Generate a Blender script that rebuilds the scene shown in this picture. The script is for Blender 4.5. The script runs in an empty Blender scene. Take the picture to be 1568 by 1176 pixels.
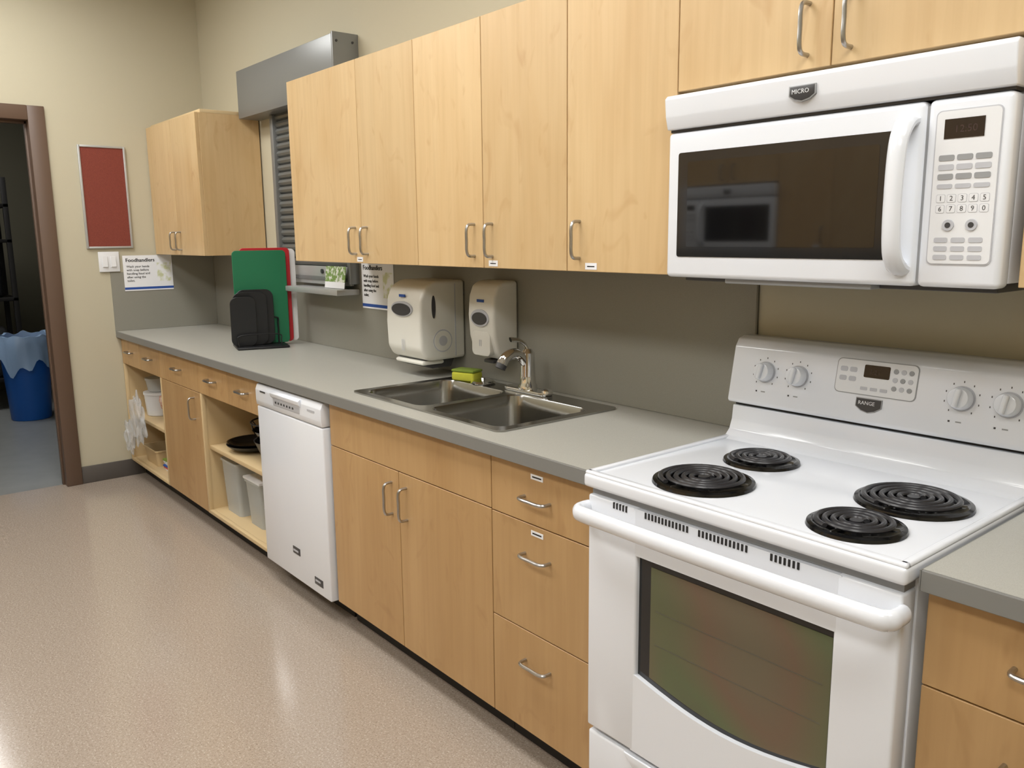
import bpy, bmesh, math, random
from mathutils import Vector, Matrix, noise
random.seed(4)
scene=bpy.context.scene
# ------------------------------------------------------------------ materials
def lin(c):
    return tuple(((v/255)/12.92 if v/255<=.04045 else (((v/255)+.055)/1.055)**2.4) for v in c)+(1,)
def mat(name,c,rough=.5,metal=0,spec=.5,trans=0,emit=0,alpha=1,coat=0,noise=None,bump=0,bscale=200):
    m=bpy.data.materials.new(name);m.use_nodes=True
    nt=m.node_tree;b=nt.nodes['Principled BSDF']
    b.inputs['Base Color'].default_value=lin(c);b.inputs['Roughness'].default_value=rough
    b.inputs['Metallic'].default_value=metal;b.inputs['Specular IOR Level'].default_value=spec
    b.inputs['Transmission Weight'].default_value=trans;b.inputs['Alpha'].default_value=alpha
    b.inputs['Coat Weight'].default_value=coat;b.inputs['Coat Roughness'].default_value=.08
    if emit:
        b.inputs['Emission Color'].default_value=lin(c);b.inputs['Emission Strength'].default_value=emit
    g=nt.nodes.new('ShaderNodeNewGeometry')
    if noise:
        sc,c2,lo,hi=noise
        n=nt.nodes.new('ShaderNodeTexNoise');n.inputs['Scale'].default_value=sc;n.inputs['Detail'].default_value=4
        nt.links.new(g.outputs['Position'],n.inputs['Vector'])
        r=nt.nodes.new('ShaderNodeValToRGB');r.color_ramp.elements[0].position=lo;r.color_ramp.elements[1].position=hi
        r.color_ramp.elements[0].color=lin(c2);r.color_ramp.elements[1].color=lin(c)
        nt.links.new(n.outputs['Fac'],r.inputs[0]);nt.links.new(r.outputs[0],b.inputs['Base Color'])
    if bump:
        n=nt.nodes.new('ShaderNodeTexNoise');n.inputs['Scale'].default_value=bscale
        nt.links.new(g.outputs['Position'],n.inputs['Vector'])
        bp=nt.nodes.new('ShaderNodeBump');bp.inputs['Strength'].default_value=bump;bp.inputs['Distance'].default_value=.002
        nt.links.new(n.outputs['Fac'],bp.inputs['Height']);nt.links.new(bp.outputs[0],b.inputs['Normal'])
    return m
def wood(name,ca,cb,cc,rough=.38):
    m=bpy.data.materials.new(name);m.use_nodes=True;nt=m.node_tree;b=nt.nodes['Principled BSDF'];L=nt.links
    g=nt.nodes.new('ShaderNodeNewGeometry')
    off=nt.nodes.new('ShaderNodeVectorMath');off.operation='SCALE';off.inputs['Scale'].default_value=7.3
    comb=nt.nodes.new('ShaderNodeCombineXYZ')
    for i in range(3): L.new(g.outputs['Random Per Island'],comb.inputs[i])
    L.new(comb.outputs[0],off.inputs[0])
    add=nt.nodes.new('ShaderNodeVectorMath');add.operation='ADD'
    L.new(g.outputs['Position'],add.inputs[0]);L.new(off.outputs[0],add.inputs[1])
    def nz(sx,sz,scale,detail,dist):
        mp=nt.nodes.new('ShaderNodeMapping');mp.inputs['Scale'].default_value=(sx,sx,sz);L.new(add.outputs[0],mp.inputs[0])
        n=nt.nodes.new('ShaderNodeTexNoise');n.inputs['Scale'].default_value=scale;n.inputs['Detail'].default_value=detail
        n.inputs['Distortion'].default_value=dist;L.new(mp.outputs[0],n.inputs['Vector']);return n
    n1=nz(1,.3,4,3,1.0);n2=nz(1,.04,60,4,.2);n3=nz(1,.5,9,2,2.0)
    r=nt.nodes.new('ShaderNodeValToRGB');e=r.color_ramp.elements
    e[0].position=.3;e[0].color=lin(cb);e[1].position=.68;e[1].color=lin(ca)
    L.new(n1.outputs['Fac'],r.inputs[0])
    mx=nt.nodes.new('ShaderNodeMix');mx.data_type='RGBA';mx.blend_type='MULTIPLY';mx.inputs[0].default_value=.2
    r2=nt.nodes.new('ShaderNodeValToRGB');r2.color_ramp.elements[0].position=.35;r2.color_ramp.elements[1].position=.6
    r2.color_ramp.elements[0].color=(.72,.66,.58,1);r2.color_ramp.elements[1].color=(1,1,1,1)
    L.new(n2.outputs['Fac'],r2.inputs[0]);L.new(r.outputs[0],mx.inputs[6]);L.new(r2.outputs[0],mx.inputs[7])
    mx2=nt.nodes.new('ShaderNodeMix');mx2.data_type='RGBA'
    r3=nt.nodes.new('ShaderNodeValToRGB');r3.color_ramp.elements[0].position=.60;r3.color_ramp.elements[1].position=.8
    r3.color_ramp.elements[0].color=(0,0,0,1);r3.color_ramp.elements[1].color=(.6,.6,.6,1)
    L.new(n3.outputs['Fac'],r3.inputs[0]);L.new(r3.outputs[0],mx2.inputs[0]);L.new(mx.outputs[2],mx2.inputs[6]);mx2.inputs[7].default_value=lin(cc)
    hsv=nt.nodes.new('ShaderNodeHueSaturation')
    mr=nt.nodes.new('ShaderNodeMapRange');mr.inputs[3].default_value=.95;mr.inputs[4].default_value=1.05
    L.new(g.outputs['Random Per Island'],mr.inputs[0]);L.new(mr.outputs[0],hsv.inputs['Value']);L.new(mx2.outputs[2],hsv.inputs['Color'])
    L.new(hsv.outputs[0],b.inputs['Base Color']);b.inputs['Roughness'].default_value=rough
    return m
M={}
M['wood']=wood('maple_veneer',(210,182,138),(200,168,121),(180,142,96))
M['woodshade']=wood('maple_veneer_base_shaded',(188,153,106),(176,140,93),(158,120,76))  # same maple, darker: falloff of the overhead light painted into the base cabinet colour
M['woodin']=mat('maple_melamine',(204,180,138),.5)
M['wall']=mat('cream_paint',(190,183,160),.75,bump=.15,bscale=350)
M['ceil']=mat('ceiling_tile',(218,218,214),.9,noise=(60,(205,203,196),.3,.6))
M['wallpanel']=mat('backsplash_laminate',(144,142,132),.42,noise=(700,(136,134,124),.35,.6))
M['counter']=mat('counter_laminate',(178,177,169),.36,noise=(900,(162,161,153),.35,.62))
M['edge']=mat('counter_edge',(124,124,121),.45)
M['black']=mat('toe_black',(28,26,25),.6)
M['base']=mat('rubber_baseboard',(84,79,75),.5)
M['frame']=mat('brown_door_frame_paint',(96,76,62),.42)
M['white']=mat('white_enamel',(228,232,239),.16,spec=.5,coat=.3)
M['whitep']=mat('white_plastic',(226,228,231),.3)
M['offw']=mat('dispenser_plastic',(224,223,215),.32)
M['grayp']=mat('gray_plastic',(150,152,154),.4)
M['lgray']=mat('light_gray_print',(186,188,194),.4)
M['dgray']=mat('dark_gray_plastic',(62,62,64),.35)
M['glass']=mat('black_glass',(16,16,17),.04,spec=.8)
M['glassf']=mat('dark_tinted_frame_glass',(30,31,33),.08,spec=.6)
M['blackg']=mat('black_gloss_enamel',(14,14,15),.12)
M['coil']=mat('coil_element_black',(48,48,51),.28)
M['sinks']=mat('sink_stainless',(160,159,155),.22,metal=1)
M['nickel']=mat('satin_nickel',(180,179,177),.28,metal=1)
M['chrome']=mat('chrome',(220,220,220),.07,metal=1)
M['galv']=mat('painted_gray_metal',(136,138,138),.35,metal=.4)
M['galvd']=mat('shutter_slat_metal',(120,122,120),.4,metal=.5)
M['alum']=mat('aluminum_trim',(186,187,186),.35,metal=.4)
M['red']=mat('red_fabric',(136,66,52),.9,noise=(500,(114,52,42),.35,.65))
M['paper']=mat('paper_white',(236,238,242),.6)
M['blue']=mat('blue_print',(40,80,160),.6)
M['ink']=mat('ink_black',(25,25,28),.6)
M['green']=mat('green_cutting_board',(22,112,74),.45)
M['redb']=mat('red_cutting_board',(196,32,44),.45)
M['whiteb']=mat('white_cutting_board',(240,242,243),.45)
M['blackb']=mat('black_board_plastic',(24,25,28),.4)
M['yellow']=mat('sponge_yellow',(190,190,60),.9,bump=.8,bscale=300)
M['greens']=mat('scrubber_green',(120,140,50),.95)
M['leaf']=mat('leaflet_print',(120,150,80),.6,noise=(60,(225,228,220),.4,.55))
M['pale']=mat('pale_print',(205,210,170),.6,noise=(30,(238,240,242),.45,.6))
M['binb']=mat('blue_bin_plastic',(20,92,180),.4)
M['bag']=mat('clear_bag_plastic',(225,230,235),.15,alpha=.42,bump=1,bscale=40)
M['bagb']=mat('clear_blue_bag_plastic',(175,205,240),.25,alpha=.72,bump=1,bscale=30)
M['clear']=mat('translucent_container',(205,210,208),.25,alpha=.55)
M['pink']=mat('pink_packaging',(205,120,100),.5,noise=(40,(235,220,205),.4,.6))
M['led']=mat('display_dark',(34,26,24),.15)
M['amber']=mat('amber_digits',(58,38,34),.4)
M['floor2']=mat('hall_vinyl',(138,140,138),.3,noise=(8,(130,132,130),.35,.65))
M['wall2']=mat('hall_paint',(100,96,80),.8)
M['lamp']=mat('lamp_diffuser',(255,254,250),.5,emit=5)
M['lamp'].cycles.emission_sampling='NONE'
M['caulk']=mat('metal_seam',(110,108,98),.4,metal=.4)
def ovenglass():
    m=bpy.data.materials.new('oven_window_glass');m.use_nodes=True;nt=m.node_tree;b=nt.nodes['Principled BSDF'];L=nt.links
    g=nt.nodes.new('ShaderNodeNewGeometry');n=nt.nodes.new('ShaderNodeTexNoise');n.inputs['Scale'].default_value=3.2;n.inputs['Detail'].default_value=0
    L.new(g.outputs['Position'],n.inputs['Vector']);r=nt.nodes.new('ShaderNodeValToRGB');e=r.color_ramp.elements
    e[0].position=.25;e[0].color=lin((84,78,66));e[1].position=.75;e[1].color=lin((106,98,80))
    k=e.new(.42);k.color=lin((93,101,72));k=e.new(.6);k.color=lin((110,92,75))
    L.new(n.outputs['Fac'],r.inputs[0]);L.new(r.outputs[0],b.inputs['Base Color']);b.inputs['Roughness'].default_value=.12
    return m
M['oveng']=ovenglass()
def floormat():
    m=bpy.data.materials.new('speckled_vinyl_floor');m.use_nodes=True;nt=m.node_tree;b=nt.nodes['Principled BSDF'];L=nt.links
    g=nt.nodes.new('ShaderNodeNewGeometry')
    def rampn(scale,lo,hi,c0,c1,det=3):
        n=nt.nodes.new('ShaderNodeTexNoise');n.inputs['Scale'].default_value=scale;n.inputs['Detail'].default_value=det;L.new(g.outputs['Position'],n.inputs['Vector'])
        r=nt.nodes.new('ShaderNodeValToRGB');r.color_ramp.elements[0].position=lo;r.color_ramp.elements[1].position=hi
        r.color_ramp.elements[0].color=c0;r.color_ramp.elements[1].color=c1;L.new(n.outputs['Fac'],r.inputs[0]);return r
    a=rampn(130,.35,.65,lin((156,143,130)),lin((169,156,143)))
    c=rampn(200,.60,.66,(0,0,0,1),(.6,.6,.6,1),1);d=rampn(180,.61,.67,(0,0,0,1),(.6,.6,.6,1),1)
    m1=nt.nodes.new('ShaderNodeMix');m1.data_type='RGBA';L.new(c.outputs[0],m1.inputs[0]);L.new(a.outputs[0],m1.inputs[6]);m1.inputs[7].default_value=lin((124,108,94))
    m2=nt.nodes.new('ShaderNodeMix');m2.data_type='RGBA';L.new(d.outputs[0],m2.inputs[0]);L.new(m1.outputs[2],m2.inputs[6]);m2.inputs[7].default_value=lin((200,190,178))
    L.new(m2.outputs[2],b.inputs['Base Color']);b.inputs['Roughness'].default_value=.15;b.inputs['Specular IOR Level'].default_value=.7
    w=nt.nodes.new('ShaderNodeTexNoise');w.inputs['Scale'].default_value=7;L.new(g.outputs['Position'],w.inputs['Vector'])
    bp=nt.nodes.new('ShaderNodeBump');bp.inputs['Strength'].default_value=.10;bp.inputs['Distance'].default_value=.004;L.new(w.outputs['Fac'],bp.inputs['Height']);L.new(bp.outputs[0],b.inputs['Normal'])
    return m
M['floor']=floormat()
# ------------------------------------------------------------------ mesh builder
class O:
    def __init__(s,name): s.name=name;s.bm=bmesh.new();s.mats=[]
    def mi(s,m):
        if m not in s.mats: s.mats.append(m)
        return s.mats.index(m)
    def add(s,bm,m,T=None):
        if T is not None: bm.transform(T)
        k=s.mi(m)
        for f in bm.faces: f.material_index=k
        me=bpy.data.meshes.new('t');bm.to_mesh(me);bm.free();s.bm.from_mesh(me);bpy.data.meshes.remove(me)
    def box(s,x0,x1,y0,y1,z0,z1,m,b=0,seg=2,T=None):
        bm=bmesh.new();bmesh.ops.create_cube(bm,size=1)
        bm.transform(Matrix.Translation(((x0+x1)/2,(y0+y1)/2,(z0+z1)/2))@Matrix.Diagonal((x1-x0,y1-y0,z1-z0,1)))
        if b: bmesh.ops.bevel(bm,geom=bm.edges[:],offset=min(b,.49*min(x1-x0,y1-y0,z1-z0)),segments=seg,profile=.5,affect='EDGES')
        s.add(bm,m,T)
    def cyl(s,p0,p1,r1,r2,m,seg=24,b=0):
        p0=Vector(p0);p1=Vector(p1);d=p1-p0
        bm=bmesh.new();bmesh.ops.create_cone(bm,cap_ends=True,segments=seg,radius1=r1,radius2=r2,depth=d.length)
        if b:
            es=[e for e in bm.edges if len(e.link_faces)==2 and any(len(f.verts)>4 for f in e.link_faces)]
            bmesh.ops.bevel(bm,geom=es,offset=b,segments=2,profile=.5,affect='EDGES')
        s.add(bm,m,Matrix.Translation((p0+p1)/2)@d.to_track_quat('Z','Y').to_matrix().to_4x4())
    def tube(s,pts,r,m,seg=10,sm=0,closed=False,sc=(1,1)):
        P=[Vector(p) for p in pts];R=r if isinstance(r,(list,tuple)) else [r]*len(P)
        if sm:
            Q=[];RR=[];n=len(P)
            for i in range(n-1):
                a,b,c,d=P[max(i-1,0)],P[i],P[i+1],P[min(i+2,n-1)]
                for k in range(sm):
                    t=k/sm
                    Q.append(.5*((2*b)+(c-a)*t+(2*a-5*b+4*c-d)*t*t+(3*b-a-3*c+d)*t**3));RR.append(R[i]*(1-t)+R[i+1]*t)
            Q.append(P[-1]);RR.append(R[-1]);P,R=Q,RR
        bm=bmesh.new();rings=[];N=None;n=len(P)
        for i,p in enumerate(P):
            t=(P[min(i+1,n-1)]-P[max(i-1,0)]).normalized()
            if N is None:
                N=t.orthogonal().normalized()
                if abs(t.z)<.9: N=(Vector((0,0,1))-t*t.z).normalized()
            else: N=(N-t*N.dot(t)).normalized()
            Bv=t.cross(N)
            rings.append([bm.verts.new(p+(N*math.cos(2*math.pi*k/seg)*sc[0]+Bv*math.sin(2*math.pi*k/seg)*sc[1])*R[i]) for k in range(seg)])
        for a,b in zip(rings,rings[1:]):
            for k in range(seg): bm.faces.new((a[k],a[(k+1)%seg],b[(k+1)%seg],b[k]))
        bm.faces.new(rings[0][::-1]);bm.faces.new(rings[-1])
        bmesh.ops.recalc_face_normals(bm,faces=bm.faces[:])
        s.add(bm,m)
    def lathe(s,prof,c,m,seg=40,T=None):
        bm=bmesh.new();rings=[]
        for r,z in prof:
            rings.append([bm.verts.new((r*math.cos(2*math.pi*k/seg),r*math.sin(2*math.pi*k/seg),z)) for k in range(seg)])
        for a,b in zip(rings,rings[1:]):
            for k in range(seg): bm.faces.new((a[k],a[(k+1)%seg],b[(k+1)%seg],b[k]))
        bm.faces.new(rings[-1])
        bmesh.ops.remove_doubles(bm,verts=bm.verts[:],dist=1e-6)
        s.add(bm,m,Matrix.Translation(c)@(T or Matrix()))
    def prism(s,poly,ax,a0,a1,m,b=0,seg=2,T=None):
        bm=bmesh.new()
        def P(u,v,a): return {0:(a,u,v),1:(u,a,v),2:(u,v,a)}[ax]
        A=[bm.verts.new(P(u,v,a0)) for u,v in poly];Bq=[bm.verts.new(P(u,v,a1)) for u,v in poly];n=len(poly)
        bm.faces.new(A);bm.faces.new(Bq[::-1])
        for i in range(n): bm.faces.new((A[i],Bq[i],Bq[(i+1)%n],A[(i+1)%n]))
        bmesh.ops.recalc_face_normals(bm,faces=bm.faces[:])
        if b: bmesh.ops.bevel(bm,geom=bm.edges[:],offset=b,segments=seg,profile=.5,affect='EDGES')
        s.add(bm,m,T)
    def holes(s,outer,inners,z0,z1,m):
        bm=bmesh.new();es=[];loops=[]
        for lp in [outer]+inners:
            vs=[bm.verts.new((x,y,z1)) for x,y in lp];loops.append(vs)
            es+=[bm.edges.new((vs[i],vs[(i+1)%len(vs)])) for i in range(len(vs))]
        bmesh.ops.triangle_fill(bm,edges=es,use_beauty=True,use_dissolve=False)
        for vs in loops:
            lo=[bm.verts.new((v.co.x,v.co.y,z0)) for v in vs];n=len(vs)
            for i in range(n): bm.faces.new((vs[i],vs[(i+1)%n],lo[(i+1)%n],lo[i]))
        bmesh.ops.recalc_face_normals(bm,faces=bm.faces[:])
        up=[f for f in bm.faces if abs(f.normal.z)>.9 and f.normal.z<0]
        if up and len(up)>=len([f for f in bm.faces if abs(f.normal.z)>.9])/2: bmesh.ops.reverse_faces(bm,faces=bm.faces[:])
        s.add(bm,m)
    def text(s,txt,size,M4,m,ext=.0003,align='LEFT'):
        cu=bpy.data.curves.new('txt','FONT');cu.body=txt;cu.size=size;cu.extrude=ext;cu.align_x=align;cu.resolution_u=2
        ob=bpy.data.objects.new('txt',cu);scene.collection.objects.link(ob)
        dg=bpy.context.evaluated_depsgraph_get();me=bpy.data.meshes.new_from_object(ob.evaluated_get(dg))
        bm=bmesh.new();bm.from_mesh(me);s.add(bm,m,M4)
        bpy.data.objects.remove(ob);bpy.data.meshes.remove(me);bpy.data.curves.remove(cu)
    def ico(s,c,r,m,sub=3,jit=0,sc=(1,1,1)):
        bm=bmesh.new();bmesh.ops.create_icosphere(bm,subdivisions=sub,radius=1)
        for v in bm.verts:
            k=1+jit*noise.noise(v.co*2.3+Vector(c)*5)
            v.co=Vector((v.co.x*sc[0],v.co.y*sc[1],v.co.z*sc[2]))*r*k
        s.add(bm,m,Matrix.Translation(c))
    def done(s,T=None,smooth=True):
        if T is not None: s.bm.transform(T)
        vs=[v.co for v in s.bm.verts]
        c=Vector([(min(v[i] for v in vs)+max(v[i] for v in vs))/2 for i in range(3)])
        bmesh.ops.translate(s.bm,verts=s.bm.verts[:],vec=-c)
        me=bpy.data.meshes.new(s.name);s.bm.to_mesh(me);s.bm.free()
        for m in s.mats: me.materials.append(M[m])
        if smooth:
            for p in me.polygons: p.use_smooth=True
            me.set_sharp_from_angle(angle=math.radians(32))
        ob=bpy.data.objects.new(s.name,me);ob.location=c;scene.collection.objects.link(ob);return ob
def rot_wall_back(x,y,z):
    return Matrix.Translation((x,y,z))@Matrix.Rotation(math.radians(90),4,'X')
def rrect(x0,x1,y0,y1,r,n=6):
    out=[]
    for cx,cy,a in ((x1-r,y1-r,0),(x0+r,y1-r,90),(x0+r,y0+r,180),(x1-r,y0+r,270)):
        for k in range(n+1):
            t=math.radians(a+90*k/n);out.append((cx+r*math.cos(t),cy+r*math.sin(t)))
    return out
# ------------------------------------------------------------------ room shell
XL=-4.11;XR=3.2;YB=-4.0;ZC=3.0
def simple(name,m,*boxes,b=0):
    o=O(name)
    for bx in boxes:o.box(*bx,m,b)
    return o.done()
simple('floor','floor',(XL-.06,XR+.1,YB-.1,.1,-.1,0))
simple('ceiling','ceil',(XL-.11,XR+.1,YB-.1,.1,ZC,ZC+.1))
simple('wall_back','wall',(XL-.11,XR+.1,0,.12,0,ZC))
simple('wall_left','wall',(XL-.11,XL,-.905,-.0,0,ZC),(XL-.11,XL,-1.96,-.905,2.205,ZC),(XL-.11,XL,YB,-1.96,0,ZC))
simple('wall_right','wall',(XR,XR+.1,YB,0,0,ZC))
simple('wall_front','wall',(XL-.11,XR+.1,YB-.12,YB,0,ZC))
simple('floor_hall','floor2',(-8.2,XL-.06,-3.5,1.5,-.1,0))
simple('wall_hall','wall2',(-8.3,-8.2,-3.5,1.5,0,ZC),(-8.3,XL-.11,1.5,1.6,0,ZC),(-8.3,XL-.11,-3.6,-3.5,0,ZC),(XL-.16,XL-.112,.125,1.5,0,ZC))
simple('ceiling_hall','ceil',(-8.3,XL-.11,-3.6,1.6,ZC,ZC+.1))
o=O('door_frame')
o.box(XL-.13,XL+.018,-.99,-.903,0,2.21,'frame',.004);o.box(XL-.13,XL+.018,-1.96,-1.875,0,2.21,'frame',.004);o.box(XL-.13,XL+.018,-1.876,-.989,2.13,2.21,'frame',.004)
o.box(XL-.08,XL-.05,-1.0,-.985,0,2.13,'frame',.002);o.box(XL-.08,XL-.05,-1.88,-.985,2.115,2.132,'frame',.002)
o.done()
simple('baseboard_left','base',(XL,XL+.012,-.902,-.54,0,.105),b=.003)
simple('baseboard_right','base',(XR-.012,XR,YB,0,0,.105),b=.003)
o=O('trim_1');o.box(XL+.007,.008,-.006,-.0005,.915,1.362,'wallpanel');o.box(.008,.013,-.008,-.0005,.915,1.362,'caulk');o.done()
o=O('trim_2');o.box(XL+.0005,XL+.006,-.635,-.007,.915,1.27,'wallpanel');o.box(XL+.0005,XL+.006,-.355,-.007,1.27,1.365,'wallpanel');o.done()
# ------------------------------------------------------------------ handles
def vpull(o,x,yf,z0,z1,m='nickel',r=.0048,d=.032):
    h=.018
    o.tube([(x,yf,z0),(x,yf-d*.75,z0+.002),(x,yf-d,z0+h),(x,yf-d,(z0+z1)/2),(x,yf-d,z1-h),(x,yf-d*.75,z1-.002),(x,yf,z1)],r,m,10,5)
def hpull(o,x,yf,z,w=.10,m='nickel',r=.0048,d=.030):
    h=.018;a,b=x-w/2,x+w/2
    o.tube([(a,yf,z),(a+.002,yf-d*.75,z),(a+h,yf-d,z),(x,yf-d,z),(b-h,yf-d,z),(b-.002,yf-d*.75,z),(b,yf,z)],r,m,10,5)
OPP=[]
# ------------------------------------------------------------------ base cabinets
def base_cab(x0,x1,fronts,openz=None,shelf=None,dark=True):
    o=O('base_cabinet');t=.018;x0+=.001;x1-=.001
    o.box(x0,x0+t,-.59,-.01,.10,.876,'woodin');o.box(x1-t,x1,-.59,-.01,.10,.876,'woodin')
    o.box(x0+t,x1-t,-.59,-.01,.10,.118,'woodin');o.box(x0+t,x1-t,-.02,-.01,.118,.70,'woodin')
    o.box(x0,x1,-.535,-.515,0.002,.0995,'black')
    if openz:
        o.box(x0,x0+.02,-.61,-.5901,.10,openz,'woodin',.001);o.box(x1-.02,x1,-.61,-.5901,.10,openz,'woodin',.001)
        o.box(x0+.02,x1-.02,-.61,-.5901,.10,.118,'woodin',.001)
        o.box(x0+t,x1-t,-.585,-.021,openz,openz+.012,'woodin')
        if shelf: o.box(x0+t,x1-t,-.585,-.021,shelf-.02,shelf,'woodin',.001)
    for f in fronts:
        a,b,c,d=f[:4];o.box(a+.0015,b-.0015,-.61,-.5905,c+.0015,d-.0015,'woodshade',.0012,1)
        for h in f[4:]:
            if h[0]=='v': vpull(o,h[1],-.61,h[2],h[3])
            elif h[0]=='h': hpull(o,h[1],-.61,h[2],h[3] if len(h)>3 else .10)
            elif h[0]=='l':
                o.box(h[1]-.024,h[1]+.024,-.6112,-.6101,h[2]-.007,h[2]+.007,'paper');
                o.box(h[1]-.018,h[1]+.018,-.6115,-.6112,h[2]-.002,h[2]+.002,'ink')
    OPP.append(o.done())
zt=.874
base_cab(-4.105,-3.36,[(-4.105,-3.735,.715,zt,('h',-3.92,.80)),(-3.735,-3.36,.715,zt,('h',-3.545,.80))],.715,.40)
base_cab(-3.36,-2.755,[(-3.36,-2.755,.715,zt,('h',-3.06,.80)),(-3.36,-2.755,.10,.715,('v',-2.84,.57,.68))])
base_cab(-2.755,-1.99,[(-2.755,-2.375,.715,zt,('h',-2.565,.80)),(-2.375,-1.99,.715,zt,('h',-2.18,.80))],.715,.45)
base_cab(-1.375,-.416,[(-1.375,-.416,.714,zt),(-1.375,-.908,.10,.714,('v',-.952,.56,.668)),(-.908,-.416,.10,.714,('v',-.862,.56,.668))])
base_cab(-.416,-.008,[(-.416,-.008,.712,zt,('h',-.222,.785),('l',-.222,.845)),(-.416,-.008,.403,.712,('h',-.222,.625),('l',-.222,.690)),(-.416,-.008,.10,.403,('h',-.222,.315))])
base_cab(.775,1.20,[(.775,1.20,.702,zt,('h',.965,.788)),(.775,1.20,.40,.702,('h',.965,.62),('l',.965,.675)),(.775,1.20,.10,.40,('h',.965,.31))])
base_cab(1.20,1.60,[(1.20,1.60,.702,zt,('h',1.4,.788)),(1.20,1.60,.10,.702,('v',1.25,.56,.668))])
# ------------------------------------------------------------------ countertops
SX0,SX1,SY0,SY1=-1.307,-.452,-.552,-.058
o=O('countertop')
o.holes([(XL+.002,-.628),(-.006,-.628),(-.006,-.001),(XL+.002,-.001)],[[(SX0+.025,SY0+.025),(SX1-.025,SY0+.025),(SX1-.025,SY1-.025),(SX0+.025,SY1-.025)]],.879,.914,'counter')
o.box(XL+.002,-.006,-.635,-.6281,.877,.9138,'edge',.0015)
o.box(-.0059,-.0045,-.634,-.002,.878,.9138,'edge')
OPP.append(o.done(smooth=False))
o=O('countertop');o.box(.772,1.6,-.628,-.001,.879,.914,'counter');o.box(.772,1.6,-.635,-.6281,.877,.9138,'edge',.0015);o.box(.7695,.7719,-.635,-.002,.877,.9138,'edge');OPP.append(o.done(smooth=False))
# ------------------------------------------------------------------ sink
o=O('double_bowl_sink')
bowls=[(-1.272,-.897),(-.862,-.487)];by0,by1=-.522,-.150
zr=.9195
o.holes(rrect(SX0,SX1,SY0,SY1,.025),[rrect(a,b,by0,by1,.045) for a,b in bowls],.9145,zr,'sinks')
for a,b in bowls:
    bm=bmesh.new();rings=[]
    for ins,z,r in ((0,zr,.045),(.003,zr-.004,.045),(.008,.88,.045),(.015,.78,.05),(.022,.755,.05),(.045,.742,.04),(.15,.738,.03)):
        rings.append([bm.verts.new((x,y,z)) for x,y in rrect(a+ins,b-ins,by0+ins,by1-ins,r)])
    for p,q in zip(rings,rings[1:]):
        n=len(p)
        for k in range(n): bm.faces.new((p[k],q[k],q[(k+1)%n],p[(k+1)%n]))
    bm.faces.new(rings[-1][::-1])
    bmesh.ops.recalc_face_normals(bm,faces=bm.faces[:])
    if sum(f.normal.z for f in bm.faces)<0: bmesh.ops.reverse_faces(bm,faces=bm.faces[:])
    o.add(bm,'sinks')
    c=((a+b)/2,(by0+by1)/2,.739);o.lathe([(.042,.0),(.042,.003),(.034,.003),(.030,-.0005),(.001,-.0005)],c,'chrome',24)
    o.cyl((c[0],c[1],.7395),(c[0],c[1],.747),.012,.008,'dgray',12)
OPP.append(o.done())
# faucet
o=O('kitchen_faucet');fx,fy,fz=-.855,-.098,.9198
o.prism(rrect(fx-.115,fx+.115,fy-.028,fy+.028,.027),2,fz,fz+.012,'chrome',.003)
o.lathe([(.034,0),(.033,.014),(.028,.022),(.0265,.05),(.025,.10),(.0245,.13),(.014,.144),(.001,.146)],(fx,fy,fz+.01),'chrome',28)
o.tube([(fx,fy,fz+.09),(fx-.003,fy-.030,fz+.130),(fx-.006,fy-.062,fz+.143),(fx-.009,fy-.092,fz+.130),(fx-.011,fy-.108,fz+.108)],[.017,.018,.0185,.020,.021],'chrome',16,5)
o.cyl((fx-.011,fy-.108,fz+.109),(fx-.0125,fy-.116,fz+.094),.020,.019,'dgray',18)
o.tube([(fx,fy,fz+.148),(fx-.004,fy-.010,fz+.170),(fx-.010,fy-.035,fz+.186),(fx-.016,fy-.065,fz+.190)],[.011,.009,.008,.009],'chrome',12,4,sc=(.7,1.3))
o.lathe([(.020,0),(.018,.008),(.010,.014),(.001,.015)],(fx+.10,fy,fz+.010),'chrome',20)
o.done()
o=O('dish_sponge');T=Matrix.Translation((-1.195,-.115,.9205+.026))@Matrix.Rotation(.3,4,'Z')
o.box(-.052,.052,-.032,.032,-.026,.008,'yellow',.008,3,T);o.box(-.052,.052,-.032,.032,.0082,.018,'greens',.004,2,T);o.done()
o=O('sink_strainer');o.lathe([(.045,0),(.048,.004),(.040,.010),(.018,.008),(.001,.008)],(-1.10,-.11,.9205),'chrome',28);o.cyl((-1.10,-.11,.928),(-1.10,-.11,.942),.006,.009,'chrome',12);o.done()
# ------------------------------------------------------------------ dishwasher
o=O('dishwasher');a,b=-1.985,-1.392;yf=-.632
o.box(a+.006,b-.006,-.58,-.03,.11,.872,'grayp')
o.box(a,b,yf,-.581,.095,.775,'white',.006,3)
o.prism([(-.581,.779),(yf-.001,.779),(yf-.004,.80),(yf-.004,.845),(yf+.004,.866),(yf+.02,.873),(-.581,.873)],0,a,b,'white',.002)
mx=(a+b)/2
o.prism([(yf-.0145,.852),(yf-.004,.862),(yf-.004,.83),(yf-.012,.838)],0,mx-.13,mx+.13,'white',.001)
o.box(mx-.12,mx+.12,yf-.0052,yf-.0035,.802,.829,'lgray',.0005)
for k in range(7): o.box(mx-.10+k*.026,mx-.088+k*.026,yf-.0062,yf-.005,.812,.820,'dgray')
o.box(a+.05,a+.10,yf-.006,yf-.0045,.838,.844,'dgray');o.box(b-.11,b-.05,yf-.0052,yf-.004,.826,.834,'lgray')
o.box(mx-.02,mx+.045,yf-.0015,yf+.001,.205,.235,'dgray',.001);o.box(mx-.014,mx+.03,yf-.002,yf-.0015,.215,.223,'lgray')
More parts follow.
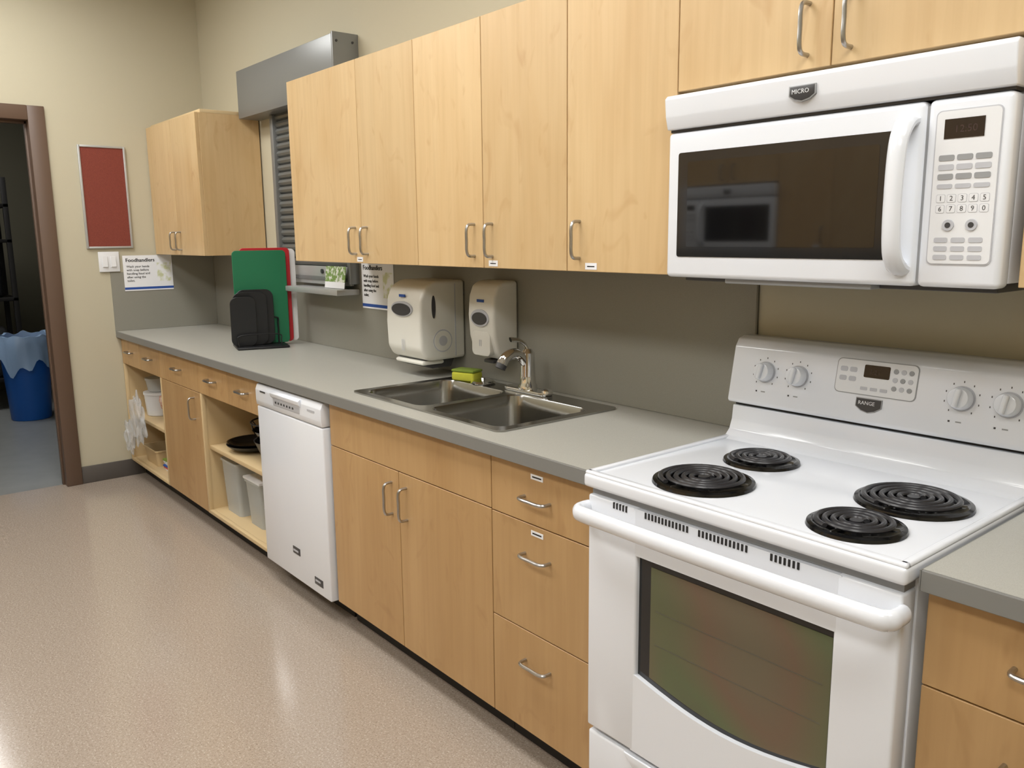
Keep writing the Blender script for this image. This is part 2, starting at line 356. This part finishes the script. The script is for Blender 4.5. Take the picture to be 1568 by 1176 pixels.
o.box(b-.13,b-.06,yf-.0015,yf+.001,.132,.162,'dgray',.001);o.box(b-.122,b-.08,yf-.002,yf-.0015,.145,.153,'lgray')
o.box(a+.01,b-.01,-.53,-.50,.002,.11,'black')
o.box(a-.002,a+.0005,-.61,-.58,.11,.872,'black')
OPP.append(o.done())
# ------------------------------------------------------------------ upper cabinets
def upper(x0,x1,z0,z1,doors,handles,labels=(),yf=-.36):
    o=O('wall_cabinet');x0+=.001;x1-=.001
    o.box(x0,x1,yf+.0205,-.0075,z0,z1,'wood',.001,1)
    for a,b in doors: o.box(a+.0015,b-.0015,yf,yf+.02,z0+.0,z1,'wood',.0012,1)
    for x,za,zb in handles: vpull(o,x,yf,za,zb)
    for x in labels: o.box(x-.022,x+.022,yf-.001,yf-.0001,z0+.006,z0+.024,'paper');o.box(x-.014,x+.014,yf-.0014,yf-.001,z0+.013,z0+.016,'ink')
    OPP.append(o.done())
zb,ztp=1.366,2.117;h0,h1=1.402,1.502
upper(-2.118,-1.136,zb,ztp,[(-2.118,-1.528),(-1.528,-1.136)],[(-1.572,h0,h1),(-1.482,h0,h1)],[-1.545])
upper(-1.136,-.376,zb,ztp,[(-1.136,-.759),(-.759,-.376)],[(-.805,h0,h1),(-.713,h0,h1)],[-.71])
upper(-.376,.0065,zb,ztp,[(-.376,.0065)],[(-.325,h0,h1)],[-.28])
upper(.007,.776,1.797,ztp,[(.0065,.398),(.398,.776)],[(.345,1.825,1.925),(.44,1.825,1.925)])
upper(.778,1.6,zb,ztp,[(.778,1.19),(1.19,1.6)],[(1.145,h0,h1),(1.235,h0,h1)])
o=O('corner_wall_cabinet')
o.box(XL+.008,-3.25,-.3395,-.0075,1.374,2.128,'wood',.001,1)
for a,b in ((XL+.008,-3.66),(-3.66,-3.25)): o.box(a+.0015,b-.0015,-.36,-.34,1.374,2.128,'wood',.0012,1)
for x in (-3.71,-3.61): vpull(o,x,-.36,1.405,1.505)
o.box(XL+.008,-3.25,-.33,-.0075,2.1281,2.146,'woodin',.001)
o.done()
# ------------------------------------------------------------------ rolling shutter
o=O('roll_up_shutter')
o.box(-3.235,-2.137,-.125,-.001,2.106,2.353,'galv',.003)
o.box(-2.1368,-2.124,-.13,-.001,2.10,2.358,'galv',.002)
for z in (2.14,2.32):
    for y in (-.11,-.03): o.cyl((-2.124,y,z),(-2.120,y,z),.006,.005,'dgray',10)
o.box(-3.0,-2.965,-.055,-.001,1.245,2.105,'galv',.003)
z=1.325
while z<2.10:
    o.prism([(-.025,z),(-.036,z+.006),(-.041,z+.018),(-.036,z+.030),(-.025,z+.036)],0,-2.965,-2.22,'galvd');z+=.0375
o.box(-2.22,-2.19,-.055,-.001,1.245,2.105,'galv',.003)
o.box(-2.965,-2.22,-.040,-.02,1.235,1.325,'alum',.004);o.box(-2.965,-2.22,-.045,-.040,1.255,1.275,'galv',.002)
o.cyl((-2.50,-.047,1.30),(-2.50,-.039,1.30),.012,.012,'dgray',16)
o.box(-2.965,-2.22,-.025,-.02,1.325,2.105,'dgray')
o.done()
simple('window_sill','alum',(-2.755,-2.19,-.13,-.0075,1.195,1.222),b=.004)
o=O('leaflet');T=Matrix.Translation((-2.31,-.078,1.2245))@Matrix.Rotation(-.12,4,'X')
o.box(-.10,.10,-.001,.001,0,.105,'leaf',0,2,T);o.box(-.10,.10,-.0015,.0015,0,.03,'paper',0,2,T);o.done()
# ------------------------------------------------------------------ signs / boards on walls
def sign(T,w,h):
    o=O('handwashing_sign');o.box(0,w,-.0,.0015,0,h,'paper',0,2,T)
    R=Matrix.Rotation(math.radians(90),4,'X')
    o.box(.0,w,-.0006,.0,0.008,.022,'blue',0,2,T)
    o.box(w*.68,w*.97,-.0006,.0,h*.25,h*.78,'pale',0,2,T)
    T2=T@Matrix.Translation((0,-.001,0))
    for dx in (0,.0012): o.text('Foodhandlers',h*.145,T2@Matrix.Translation((.015+dx,0,h*.82))@R,'ink')
    for i,t in enumerate(('Wash your hands','with soap before','handling food and','after using the','toilet.')):
        o.text(t,h*.088,T2@Matrix.Translation((.018,0,h*(.66-.10*i)))@R,'ink',.0004)
    return o.done(smooth=False)
sign(Matrix.Translation((XL+.009,-.56,1.155))@Matrix.Rotation(math.radians(90),4,'Z'),.29,.215)
sign(Matrix.Translation((-2.165,-.009,1.135)),.285,.22)
o=O('bulletin_board')
y0,y1,z0,z1=-.752,-.492,1.415,2.012;X=XL+.001
o.box(X,X+.010,y0+.01,y1-.01,z0+.01,z1-.01,'red')
for q in ((y0,y0+.012,z0,z1),(y1-.012,y1,z0,z1),(y0+.012,y1-.012,z0,z0+.012),(y0+.012,y1-.012,z1-.012,z1)): o.box(X,X+.016,q[0],q[1],q[2],q[3],'alum',.002)
o.done()
o=O('light_switch_plate');o.box(X+.006,X+.013,-.695,-.578,1.275,1.395,'whitep',.003,3)
for y in (-.66,-.613): o.box(X+.0125,X+.016,y-.016,y+.016,1.302,1.368,'whitep',.002);o.prism([(X+.016,1.305),(X+.022,1.306),(X+.016,1.365)],1,y-.013,y+.013,'whitep')
o.box(X,X+.007,-.69,-.583,1.28,1.39,'grayp')
o.done()
# ------------------------------------------------------------------ dispensers
def oval(o,cx,cz,rx,rz,y0,y1,m,n=28): o.prism([(cx+rx*math.cos(2*math.pi*k/n),cz+rz*math.sin(2*math.pi*k/n)) for k in range(n)],1,y0,y1,m)
def ovalx(o,cy,cz,ry,rz,x0,x1,m,n=28): o.prism([(cy+ry*math.cos(2*math.pi*k/n),cz+rz*math.sin(2*math.pi*k/n)) for k in range(n)],0,x0,x1,m)
o=O('paper_towel_dispenser');a,b=-1.595,-1.345;D=-.03
prof=[(-.0075,1.325+D),(-.15,1.325+D),(-.195,1.305+D),(-.220,1.255+D),(-.226,1.16+D),(-.222,1.06+D),(-.20,1.022+D),(-.17,1.012+D),(-.0075,1.015+D)]
o.prism(prof,0,a,b,'offw',.014,4)
o.box(a-.001,b+.001,-.06,-.055,1.025+D,1.312+D,'lgray')
o.prism([(-.19,1.02+D),(-.18,.99+D),(-.15,.978+D),(-.06,.978+D),(-.04,1.02+D)],0,a+.03,b-.03,'dgray',.004)
o.box(a+.03,b-.02,-.205,-.10,.995+D,1.012+D,'offw',.008)
cx=(a+b)/2
oval(o,cx,1.215+D,.076,.030,-.2295,-.222,'lgray');oval(o,cx,1.213+D,.068,.024,-.2315,-.227,'dgray')
o.box(cx-.02,cx+.02,-.2255,-.220,1.262+D,1.272+D,'blue')
ovalx(o,-.16,1.225+D,.009,.045,b-.001,b+.002,'dgray');ovalx(o,-.12,1.09+D,.045,.045,b-.001,b+.0015,'lgray');ovalx(o,-.12,1.09+D,.040,.040,b,b+.0025,'offw')
ovalx(o,-.12,1.09+D,.02,.02,b,b+.004,'lgray')
o.text('||',.05,rot_wall_back(cx-.01,-.2275,1.06+D),'lgray')
o.done()
o=O('soap_dispenser');a,b=-1.168,-1.012;D=-.022
prof=[(-.0075,1.325+D),(-.07,1.325+D),(-.105,1.31+D),(-.122,1.27+D),(-.128,1.20+D),(-.122,1.12+D),(-.105,1.06+D),(-.08,1.035+D),(-.0075,1.03+D)]
o.prism(prof,0,a,b,'offw',.014,4)
cx=(a+b)/2
oval(o,cx,1.19+D,.054,.032,-.1305,-.124,'lgray');oval(o,cx,1.188+D,.044,.023,-.1325,-.129,'dgray')
o.box(cx-.02,cx+.02,-.1265,-.120,1.248+D,1.258+D,'blue')
o.prism(rrect(cx-.055,cx+.055,1.05+D,1.14+D,.02),1,-.126,-.10,'offw',.003)
o.text('II',.035,rot_wall_back(cx-.01,-.1265,1.085+D),'lgray')
o.box(cx-.03,cx+.03,-.09,-.04,1.018+D,1.032+D,'dgray',.004)
o.done()
# ------------------------------------------------------------------ microwave
o=O('over_range_microwave');x0,x1=.0078,.760;zb0=1.363
o.box(x0+.002,x1-.002,-.345,-.0075,zb0+.008,1.782,'white',.004)
o.prism([(-.345,1.783),(-.40,1.783),(-.408,1.775),(-.404,1.735),(-.396,1.706),(-.345,1.706)],0,x0,x1+.002,'white',.003,3)
o.box(x0+.003,x1-.003,-.385,-.344,1.7005,1.7065,'dgray')
dx=.612
o.box(x0,dx,-.392,-.346,zb0,1.700,'white',.011,4)
o.box(dx+.003,x1,-.392,-.346,zb0,1.700,'white',.011,4)
o.box(dx-.002,dx+.005,-.385,-.35,zb0+.01,1.69,'grayp')
o.prism(rrect(.042,.558,1.412,1.652,.006),1,-.3935,-.391,'glassf')
o.prism(rrect(.070,.53,1.435,1.63,.004),1,-.3939,-.393,'glass')
o.tube([(.583,-.388,1.395),(.583,-.412,1.405),(.583,-.432,1.44),(.583,-.438,1.53),(.583,-.432,1.62),(.583,-.412,1.658),(.583,-.388,1.668)],[.016,.015,.0135,.013,.0135,.015,.016],'white',14,5,sc=(.9,1.3))
px0,px1=.632,.744
o.prism(rrect(px0,px1,1.405,1.678,.01),1,-.3935,-.391,'lgray');o.prism(rrect(px0+.002,px1-.002,1.407,1.676,.009),1,-.3943,-.392,'whitep')
o.box(.648,.716,-.3953,-.394,1.628,1.662,'led');o.text('12:50',.018,rot_wall_back(.665,-.3954,1.638),'amber',.0001)
for r in range(3):
    for c in range(3): o.prism(rrect(.642+.0315*c,.642+.0315*c+.027,1.590-.0165*r,1.590-.0165*r+.010,.003,3),1,-.3953,-.394,'grayp' if r!=1 else 'lgray')
for c in range(3): o.prism(rrect(.642+.0315*c,.669+.0315*c,1.541,1.549,.003,3),1,-.3953,-.394,'lgray')
for i,t in enumerate(('12345','67890')):
    for j in range(5):
        o.prism(rrect(.6425+.0188*j,.6585+.0188*j,1.516-.0185*i,1.531-.0185*i,.003,3),1,-.3946,-.394,'lgray')
        o.prism(rrect(.6433+.0188*j,.6577+.0188*j,1.5168-.0185*i,1.5302-.0185*i,.0025,3),1,-.3949,-.394,'whitep')
        o.text(t[j],.0125,rot_wall_back(.6472+.0188*j,-.395,1.5195-.0185*i),'dgray',.0002)
for c in (.667,.707): o.cyl((c,-.3965,1.476),(c,-.393,1.476),.010,.011,'lgray',20);o.cyl((c,-.3972,1.476),(c,-.3965,1.476),.005,.005,'dgray',16)
for r in range(3):
    for c in range(3): o.prism(rrect(.644+.030*c,.644+.030*c+.024,1.445-.0155*r,1.454-.0155*r,.003,3),1,-.3952,-.394,'lgray')
BT=Matrix.Translation((0,-.0035,.0))
o.prism([(.337,1.759),(.398,1.759),(.398,1.739),(.385,1.730),(.367,1.726),(.350,1.730),(.337,1.739)],1,-.4055,-.40,'grayp',.0005,2,BT)
o.prism([(.340,1.757),(.395,1.757),(.395,1.740),(.384,1.733),(.367,1.729),(.351,1.733),(.340,1.740)],1,-.4065,-.40,'dgray',.0005,2,BT)
o.text('MICRO',.0125,rot_wall_back(.344,-.4102,1.743),'whitep',.0004)
o.box(x0+.02,x1-.02,-.34,-.02,1.353,1.371,'dgray',.003)
o.box(.17,.52,-.375,-.30,1.352,1.364,'grayp',.003)
for k in range(2): o.box(.08+.36*k,.30+.36*k,-.26,-.10,1.349,1.354,'alum',.001)
OPP.append(o.done())
# ------------------------------------------------------------------ range
o=O('electric_range');x0,x1=.003,.759
o.box(x0+.004,x1-.004,-.60,-.015,.03,.892,'white',.003)
for x in (x0+.05,x1-.05):
    for y in (-.55,-.07): o.cyl((x,y,0.001),(x,y,.035),.018,.018,'black',12)
o.box(x0-.002,x1+.002,-.662,-.075,.886,.919,'white',.009,4)
for q in ((x0,x0+.018,-.655,-.085),(x1-.018,x1,-.655,-.085)): o.box(*q,.914,.925,'white',.005,3)
o.box(x0,x1,-.658,-.640,.914,.925,'white',.005,3)
o.prism([(-.15,.917),(-.125,.924),(-.108,.940),(-.098,.965),(-.093,1.005),(-.015,1.005),(-.015,.917)],0,x0+.002,x1-.002,'white',.003)
o.box(x0+.006,x1-.006,-.085,-.02,1.003,1.016,'black')
o.prism([(-.108,1.014),(-.112,1.022),(-.085,1.165),(-.072,1.185),(-.05,1.192),(-.015,1.192),(-.015,1.014)],0,x0-.004,x1+.004,'white',.005,3)
th=math.atan2(.027,.143)
FB=Matrix.Translation((0,-.112,1.022))@Matrix.Rotation(-th,4,'X')
def fb(x,y,z): return FB@Vector((x,y,z))
RX=Matrix.Rotation(math.radians(90),4,'X')
for kx in (.106,.201,.598,.692):
    zc=.085
    o.cyl(fb(kx,0.001,zc),fb(kx,-.003,zc),.028,.028,'lgray',32);o.cyl(fb(kx,-.003,zc),fb(kx,-.026,zc),.0265,.022,'white',32,.003)
    o.box(-.006,.006,-.036,-.024,-.021,.021,'white',.004,3,FB@Matrix.Translation((kx,0,zc))@Matrix.Rotation(.15,4,'Y'))
    for k in range(9):
        an=math.radians(-140+35*k);o.box(-.001,.001,-.0006,0,-.002,.002,'dgray',0,2,FB@Matrix.Translation((kx+.037*math.sin(an),0,zc+.037*math.cos(an))))
    o.box(-.002,.002,-.0008,0,-.002,.002,'dgray',0,2,FB@Matrix.Translation((kx-.02,0,.033)));o.box(-.006,.006,-.0006,0,-.0015,.0015,'grayp',0,2,FB@Matrix.Translation((kx,0,.033)))
def fbrect(xa,xb,za,zb_,m,e,r=.004,e0=0): o.prism(rrect(xa,xb,za,zb_,r,4),1,-e,e0,m,0,2,FB)
fbrect(.302,.500,.062,.146,'grayp',.0015,.012);fbrect(.304,.498,.064,.144,'whitep',.0022,.011)
fbrect(.372,.434,.105,.135,'led',.0032,.003);o.text('1:21',.016,FB@Matrix.Translation((.385,-.0033,.113))@RX,'amber',.0001)
for cxx in (.312,.336):
    for r in range(2): fbrect(cxx,cxx+.018,.092+.022*r,.104+.022*r,'lgray',.003)
for c in range(3):
    for r in range(3): o.cyl(fb(.448+.018*c,-.002,.086+.02*r),fb(.448+.018*c,-.0035,.086+.02*r),.0058,.0058,'lgray' if (c+r)%2 else 'grayp',14)
for c in range(3): fbrect(.368+.024*c,.385+.024*c,.074,.082,'lgray',.003,.002)
o.prism([(.362,.056),(.426,.056),(.426,.035),(.411,.025),(.394,.021),(.377,.025),(.362,.035)],1,-.0024,0,'grayp',0,2,FB)
o.prism([(.364,.054),(.424,.054),(.424,.036),(.410,.027),(.394,.023),(.378,.027),(.364,.036)],1,-.003,0,'dgray',0,2,FB)
o.text('RANGE',.0125,FB@Matrix.Translation((.3685,-.0032,.040))@RX,'whitep',.0004)
def burner(cx,cy,R):
    z=.9195
    o.lathe([(R+.014,0),(R+.012,.006),(R+.004,.008),(R-.006,.002),(R*.6,-.0),(.02,-.0),(.001,-.0)],(cx,cy,z),'blackg',48)
    pts=[];turns=4.6 if R>.095 else 3.6;n=int(turns*36)
    for i in range(n+1):
        t=i/n;rr=.018+(R-.004-.018)*t;an=2*math.pi*turns*t
        pts.append((cx+rr*math.cos(an+.6),cy+rr*math.sin(an+.6),z+.0125))
    o.tube(pts,.0060,'coil',8,sc=(.75,1.0))
    o.cyl((cx,cy,z+.003),(cx,cy,z+.014),.013,.012,'coil',18)
    for k in range(3):
        an=k*2*math.pi/3+.4;o.box(0.01,R-.002,-.0015,.0015,.003,.008,'nickel',0,2,Matrix.Translation((cx,cy,z))@Matrix.Rotation(an,4,'Z'))
burner(.236,-.517,.100);burner(.222,-.275,.077);burner(.608,-.315,.100);burner(.604,-.535,.077)
dz0,dz1=.276,.868;ya,yb=-.652,-.601
wx0,wx1,wz0,wz1=.162,.634,.470,.758
o.box(x0+.006,wx0,ya,yb,dz0,dz1,'white',.006,3);o.box(wx1,x1-.006,ya,yb,dz0,dz1,'white',.006,3)
n=14
arc=[(wx0+(wx1-wx0)*k/n, wz0-.035*math.sin(math.pi*k/n)) for k in range(n+1)]
o.prism([(wx0-.01,dz0+.001),(wx1+.01,dz0+.001),(wx1+.01,wz0)]+arc[::-1]+[(wx0-.01,wz0)],1,ya+.0003,yb,'white')
o.box(wx0-.01,wx1+.01,ya+.0003,yb,wz1,dz1-.001,'white')
o.box(wx0-.005,wx1+.005,ya+.012,yb-.01,wz0-.045,wz1+.005,'glassf')
o.prism([(wx0+.035,wz1-.018),(wx1-.004,wz1-.018),(wx1-.004,wz0+.0)]+[(wx0+.035+(wx1-wx0-.039)*k/n, wz0+.006-.03*math.sin(math.pi*k/n)) for k in range(n,-1,-1)],1,ya+.0105,ya+.0125,'oveng')
for zz in (.56,.64): o.box(wx0+.05,wx1-.02,ya+.0098,ya+.0106,zz,zz+.0012,'caulk')
for (p,q) in ((.09,.135),(.185,.30),(.33,.445),(.50,.565)):
    k=p
    while k<q: o.box(k,k+.0045,ya-.0012,ya+.003,.852,.866,'black');k+=.0095
o.box(x0+.01,x1-.01,-.64,-.60,.868,.886,'grayp')
hz=.832
o.tube([(x0+.004,ya+.004,hz+.002),(x0+.004,ya-.018,hz+.002),(x0+.012,ya-.036,hz),(x0+.06,ya-.045,hz),(.38,ya-.049,hz),(x1-.06,ya-.045,hz),(x1-.012,ya-.036,hz),(x1-.004,ya-.018,hz+.002),(x1-.004,ya+.004,hz+.002)],[.017,.0175,.019,.019,.019,.019,.019,.0175,.017],'white',16,6,sc=(1.0,.78))
o.box(x0+.006,x1-.006,-.648,-.601,.045,.262,'white',.007,3)
o.prism([(.13,.262),(.63,.262),(.60,.235),(.52,.222),(.38,.218),(.24,.222),(.16,.235)],1,-.6535,-.645,'white',.003)
o.box(x0+.03,x1-.03,-.57,-.54,.004,.045,'black')
OPP.append(o.done())
# ------------------------------------------------------------------ opposite run of the galley kitchen (behind the camera; shows in the glass reflections)
for ob in OPP:
    c=ob.copy();c.location=(-1.8-ob.location.x,-4.0-ob.location.y,ob.location.z);c.rotation_euler=(0,0,math.pi);scene.collection.objects.link(c)
# ------------------------------------------------------------------ cutting boards in rack
RT=Matrix.Translation((-2.77,-.245,.9145))@Matrix.Rotation(math.radians(-15),4,'Z')
o=O('board_rack')
o.box(-.09,.12,-.155,.10,0,.012,'blackb',.004,2)
for x in (-.088,-.036,-.006,.010,.085):
    hh=.15 if x<.05 else .07
    o.tube([(x,-.14,.01),(x,-.145,hh-.03),(x,-.13,hh),(x,.05,hh),(x,.065,hh-.03),(x,.065,.01)],.003,'blackb',8,3)
o.done(RT)
def board(name,x,y0,y1,z0,z1,m,th=.010,tilt=0,r=.02):
    o=O(name)
    T=RT@Matrix.Translation((x,0,z0))@Matrix.Rotation(tilt,4,'Y')
    o.prism(rrect(y0,y1,0,z1-z0,r),0,0,th,m,.0015,1,T);o.done()
board('cutting_board',-.024,-.14,.125,.0135,.490,'green')
board('cutting_board',-.055,-.10,.150,.0135,.502,'redb')
board('cutting_board',-.078,-.10,.182,.0135,.496,'whiteb')
board('serving_tray',.016,-.14,.045,.0135,.295,'blackb',.006,0,.04)
board('serving_tray',.032,-.158,.01,.0135,.285,'blackb',.006,.05,.04)
board('serving_tray',.055,-.175,-.05,.0135,.265,'blackb',.006,.10,.035)
# ------------------------------------------------------------------ contents of open shelves
def tub(name,c,w,d,h,m,lid=None):
    o=O(name);x,y,z=c
    bm=bmesh.new();rings=[]
    for ins,zz in ((.012,0),(0,h),(-.006,h),(-.006,h-.008),(-.002,h-.008)):
        rings.append([bm.verts.new((px,py,z+zz)) for px,py in rrect(x-w/2+ins,x+w/2-ins,y-d/2+ins,y+d/2-ins,.02,4)])
    bm.faces.new(rings[0][::-1])
    for p,q in zip(rings,rings[1:]):
        for k in range(len(p)): bm.faces.new((p[k],p[(k+1)%len(p)],q[(k+1)%len(p)],q[k]))
    o.add(bm,m)
    if lid: o.box(x-w/2-.006,x+w/2+.006,y-d/2-.006,y+d/2+.006,z+h,z+h+.014,lid,.005)
    return o.done()
tub('storage_container',(-2.60,-.42,.1185),.20,.26,.27,'clear')
tub('storage_container',(-2.34,-.42,.1185),.18,.24,.22,'clear','whitep')
tub('food_container',(-2.12,-.44,.1185),.16,.2,.12,'whitep','clear')
def bowlpart(o,c,R,h,m):
    o.lathe([(R,h),(R+.006,h+.002),(R+.002,h-.004),(R*.85,h*.45),(R*.5,.004),(R*.42,0),(.001,0)],c,m,36);o.lathe([(R*.98,h),(R*.8,h*.45),(R*.4,.006),(.001,.006)],c,m,36)
o=O('serving_bowls');bowlpart(o,(-2.50,-.45,.4505),.125,.035,'blackb');bowlpart(o,(-2.50,-.455,.462),.118,.035,'blackg');o.done()
o=O('serving_bowls');bowlpart(o,(-2.22,-.42,.4505),.13,.10,'dgray');bowlpart(o,(-2.23,-.43,.525),.12,.075,'blackg')
for k in range(10):
    an=2*math.pi*k/10;o.tube([(-2.23+.12*math.cos(an),-.43+.12*math.sin(an),.60),(-2.23+.13*math.cos(an+.2),-.43+.13*math.sin(an+.2),.635)],.003,'blackb',6)
o.tube([(-2.23+.13*math.cos(2*math.pi*k/24),-.43+.13*math.sin(2*math.pi*k/24),.637) for k in range(25)],.004,'blackb',8)
o.done()
o=O('stock_pot');o.lathe([(.10,0),(.105,.005),(.107,.13),(.112,.132),(.108,.138),(.06,.155),(.015,.16),(.001,.16)],(-2.50,-.19,.4505),'nickel',36);o.cyl((-2.50,-.19,.608),(-2.50,-.19,.635),.012,.018,'blackb',14);o.done()
o=O('food_container');o.lathe([(.075,0),(.08,.005),(.09,.13),(.094,.131),(.094,.145),(.001,.147)],(-3.93,-.46,.4005),'whitep',36);o.lathe([(.0,0),(.075,0.0)],(-3.93,-.46,.4006),'whitep',36);o.done()
o=O('food_container');o.lathe([(.06,0),(.065,.005),(.075,.07),(.079,.071),(.079,.083),(.001,.085)],(-3.93,-.46,.549),'clear',36);o.done()
o=O('snack_package');o.ico((-3.64,-.46,.505),.09,'pink',3,.4,(1,.9,1));o.done()
o=O('plastic_bag');o.ico((-3.74,-.652,.42),.12,'bag',4,.6,(1,.18,1.1));o.done()
o=O('plastic_bag');o.ico((-3.93,-.652,.29),.09,'bag',4,.6,(.8,.25,1.1));o.done()
tub('storage_container',(-3.85,-.42,.1185),.25,.3,.10,'woodin')
o=O('magazine_stack')
for k in range(6): o.box(-3.66,-3.46,-.55,-.30,.1186+.012*k,.1296+.012*k,['paper','redb','blue','paper','pale','greens'][k],.001,1,Matrix.Translation((-3.56,-.42,0))@Matrix.Rotation(.06*(k%3-1),4,'Z')@Matrix.Translation((3.56,.42,0)))
o.done()
# ------------------------------------------------------------------ hall: bin + shelving
o=O('recycling_bin');c=(-6.5,-.76,0.001)
o.lathe([(.145,0),(.15,.01),(.185,.62),(.198,.625),(.198,.655),(.186,.655),(.180,.62),(.14,.012),(.001,.012)],c,'binb',40);o.lathe([(.145,0.0),(.001,0.0)],c,'binb',40)
bm=bmesh.new();rings=[]
for i,(r,z) in enumerate(((.176,.60),(.184,.70),(.203,.70),(.214,.64),(.220,.54),(.230,.43))):
    ring=[]
    for k in range(72):
        an=2*math.pi*k/72;j=.03*noise.noise(Vector((math.cos(an)*4,math.sin(an)*4,z*6)))
        zz=z+(.22*noise.noise(Vector((math.cos(an)*2,math.sin(an)*2,3))) if i>=4 else .03*noise.noise(Vector((math.cos(an)*3,math.sin(an)*3,1))))
        rr=r+abs(j)*(i>1);ring.append(bm.verts.new((c[0]+rr*math.cos(an),c[1]+rr*math.sin(an),zz)))
    rings.append(ring)
for p,q in zip(rings,rings[1:]):
    for k in range(72): bm.faces.new((p[k],p[(k+1)%72],q[(k+1)%72],q[k]))
o.add(bm,'bagb');o.done()
o=O('storage_rack')
for x in (-7.55,-7.05):
    for y in (-2.1,-.72): o.box(x,x+.04,y,y+.04,0.001,2.0,'black',.003)
for z in (.25,.95,1.45,1.75): o.box(-7.55,-7.01,-2.1,-.68,z,z+.03,'black',.003)
o.done()
def kit(name,x,y,z,w,d,h,m,r=.03):
    o=O(name);o.box(x-d/2,x+d/2,y-w/2,y+w/2,z,z+h,m,r,3);o.tube([(x+d/2,y-.06,z+h*.55),(x+d/2+.03,y-.05,z+h*.6),(x+d/2+.03,y+.05,z+h*.6),(x+d/2,y+.06,z+h*.55)],.008,'grayp',8,3)
    o.done()
kit('equipment_case',-7.27,-1.02,.981,.50,.40,.32,'blackb');kit('equipment_case',-7.27,-1.05,1.481,.52,.38,.22,'dgray')
kit('equipment_case',-7.27,-1.6,.981,.5,.4,.38,'dgray');kit('equipment_case',-7.27,-1.6,1.481,.5,.4,.2,'blackb')
kit('equipment_case',-7.27,-1.05,.281,.55,.42,.45,'dgray',.06);kit('equipment_case',-7.27,-1.7,.281,.55,.42,.5,'blackb',.06)
# ------------------------------------------------------------------ lights
def troffer(x,y,e,w=1.2,d=.6,z=ZC):
    o=O('ceiling_light');o.box(x-w/2-.03,x+w/2+.03,y-d/2-.03,y+d/2+.03,z-.02,z-.001,'whitep',.003);o.box(x-w/2,x+w/2,y-d/2,y+d/2,z-.024,z-.0201,'lamp');o.done()
    L=bpy.data.lights.new('fluorescent_panel','AREA');L.shape='RECTANGLE';L.size=w;L.size_y=d;L.energy=e;L.color=(1,.992,.985)
    ob=bpy.data.objects.new('fluorescent_light',L);ob.location=(x,y,z-.03);scene.collection.objects.link(ob)
for x in (-3.0,-.8,1.4):
    for y in (-1.3,-2.75): troffer(x,y,17.5)
troffer(-6.4,-1.6,20)
w=bpy.data.worlds.new('world');scene.world=w;w.use_nodes=True;w.node_tree.nodes['Background'].inputs[0].default_value=(.5,.5,.5,1);w.node_tree.nodes['Background'].inputs[1].default_value=.3
scene.view_settings.view_transform='Standard';scene.view_settings.look='None';scene.view_settings.exposure=0
# ------------------------------------------------------------------ camera
y,t,r=2.4541,.1767,-.0105
fw=Vector((math.cos(y)*math.cos(t),math.sin(y)*math.cos(t),-math.sin(t)))
rt0=Vector((math.sin(y),-math.cos(y),0));up0=rt0.cross(fw)
rt=rt0*math.cos(r)+up0*math.sin(r);up=up0*math.cos(r)-rt0*math.sin(r)
cd=bpy.data.cameras.new('camera');cd.sensor_width=36;cd.lens=1272.63/1568*36;cd.clip_start=.05
co=bpy.data.objects.new('camera',cd)
m=Matrix((rt,up,-fw)).transposed().to_4x4();m.translation=(1.3477,-1.9796,1.4657);co.matrix_world=m
scene.collection.objects.link(co);scene.camera=co
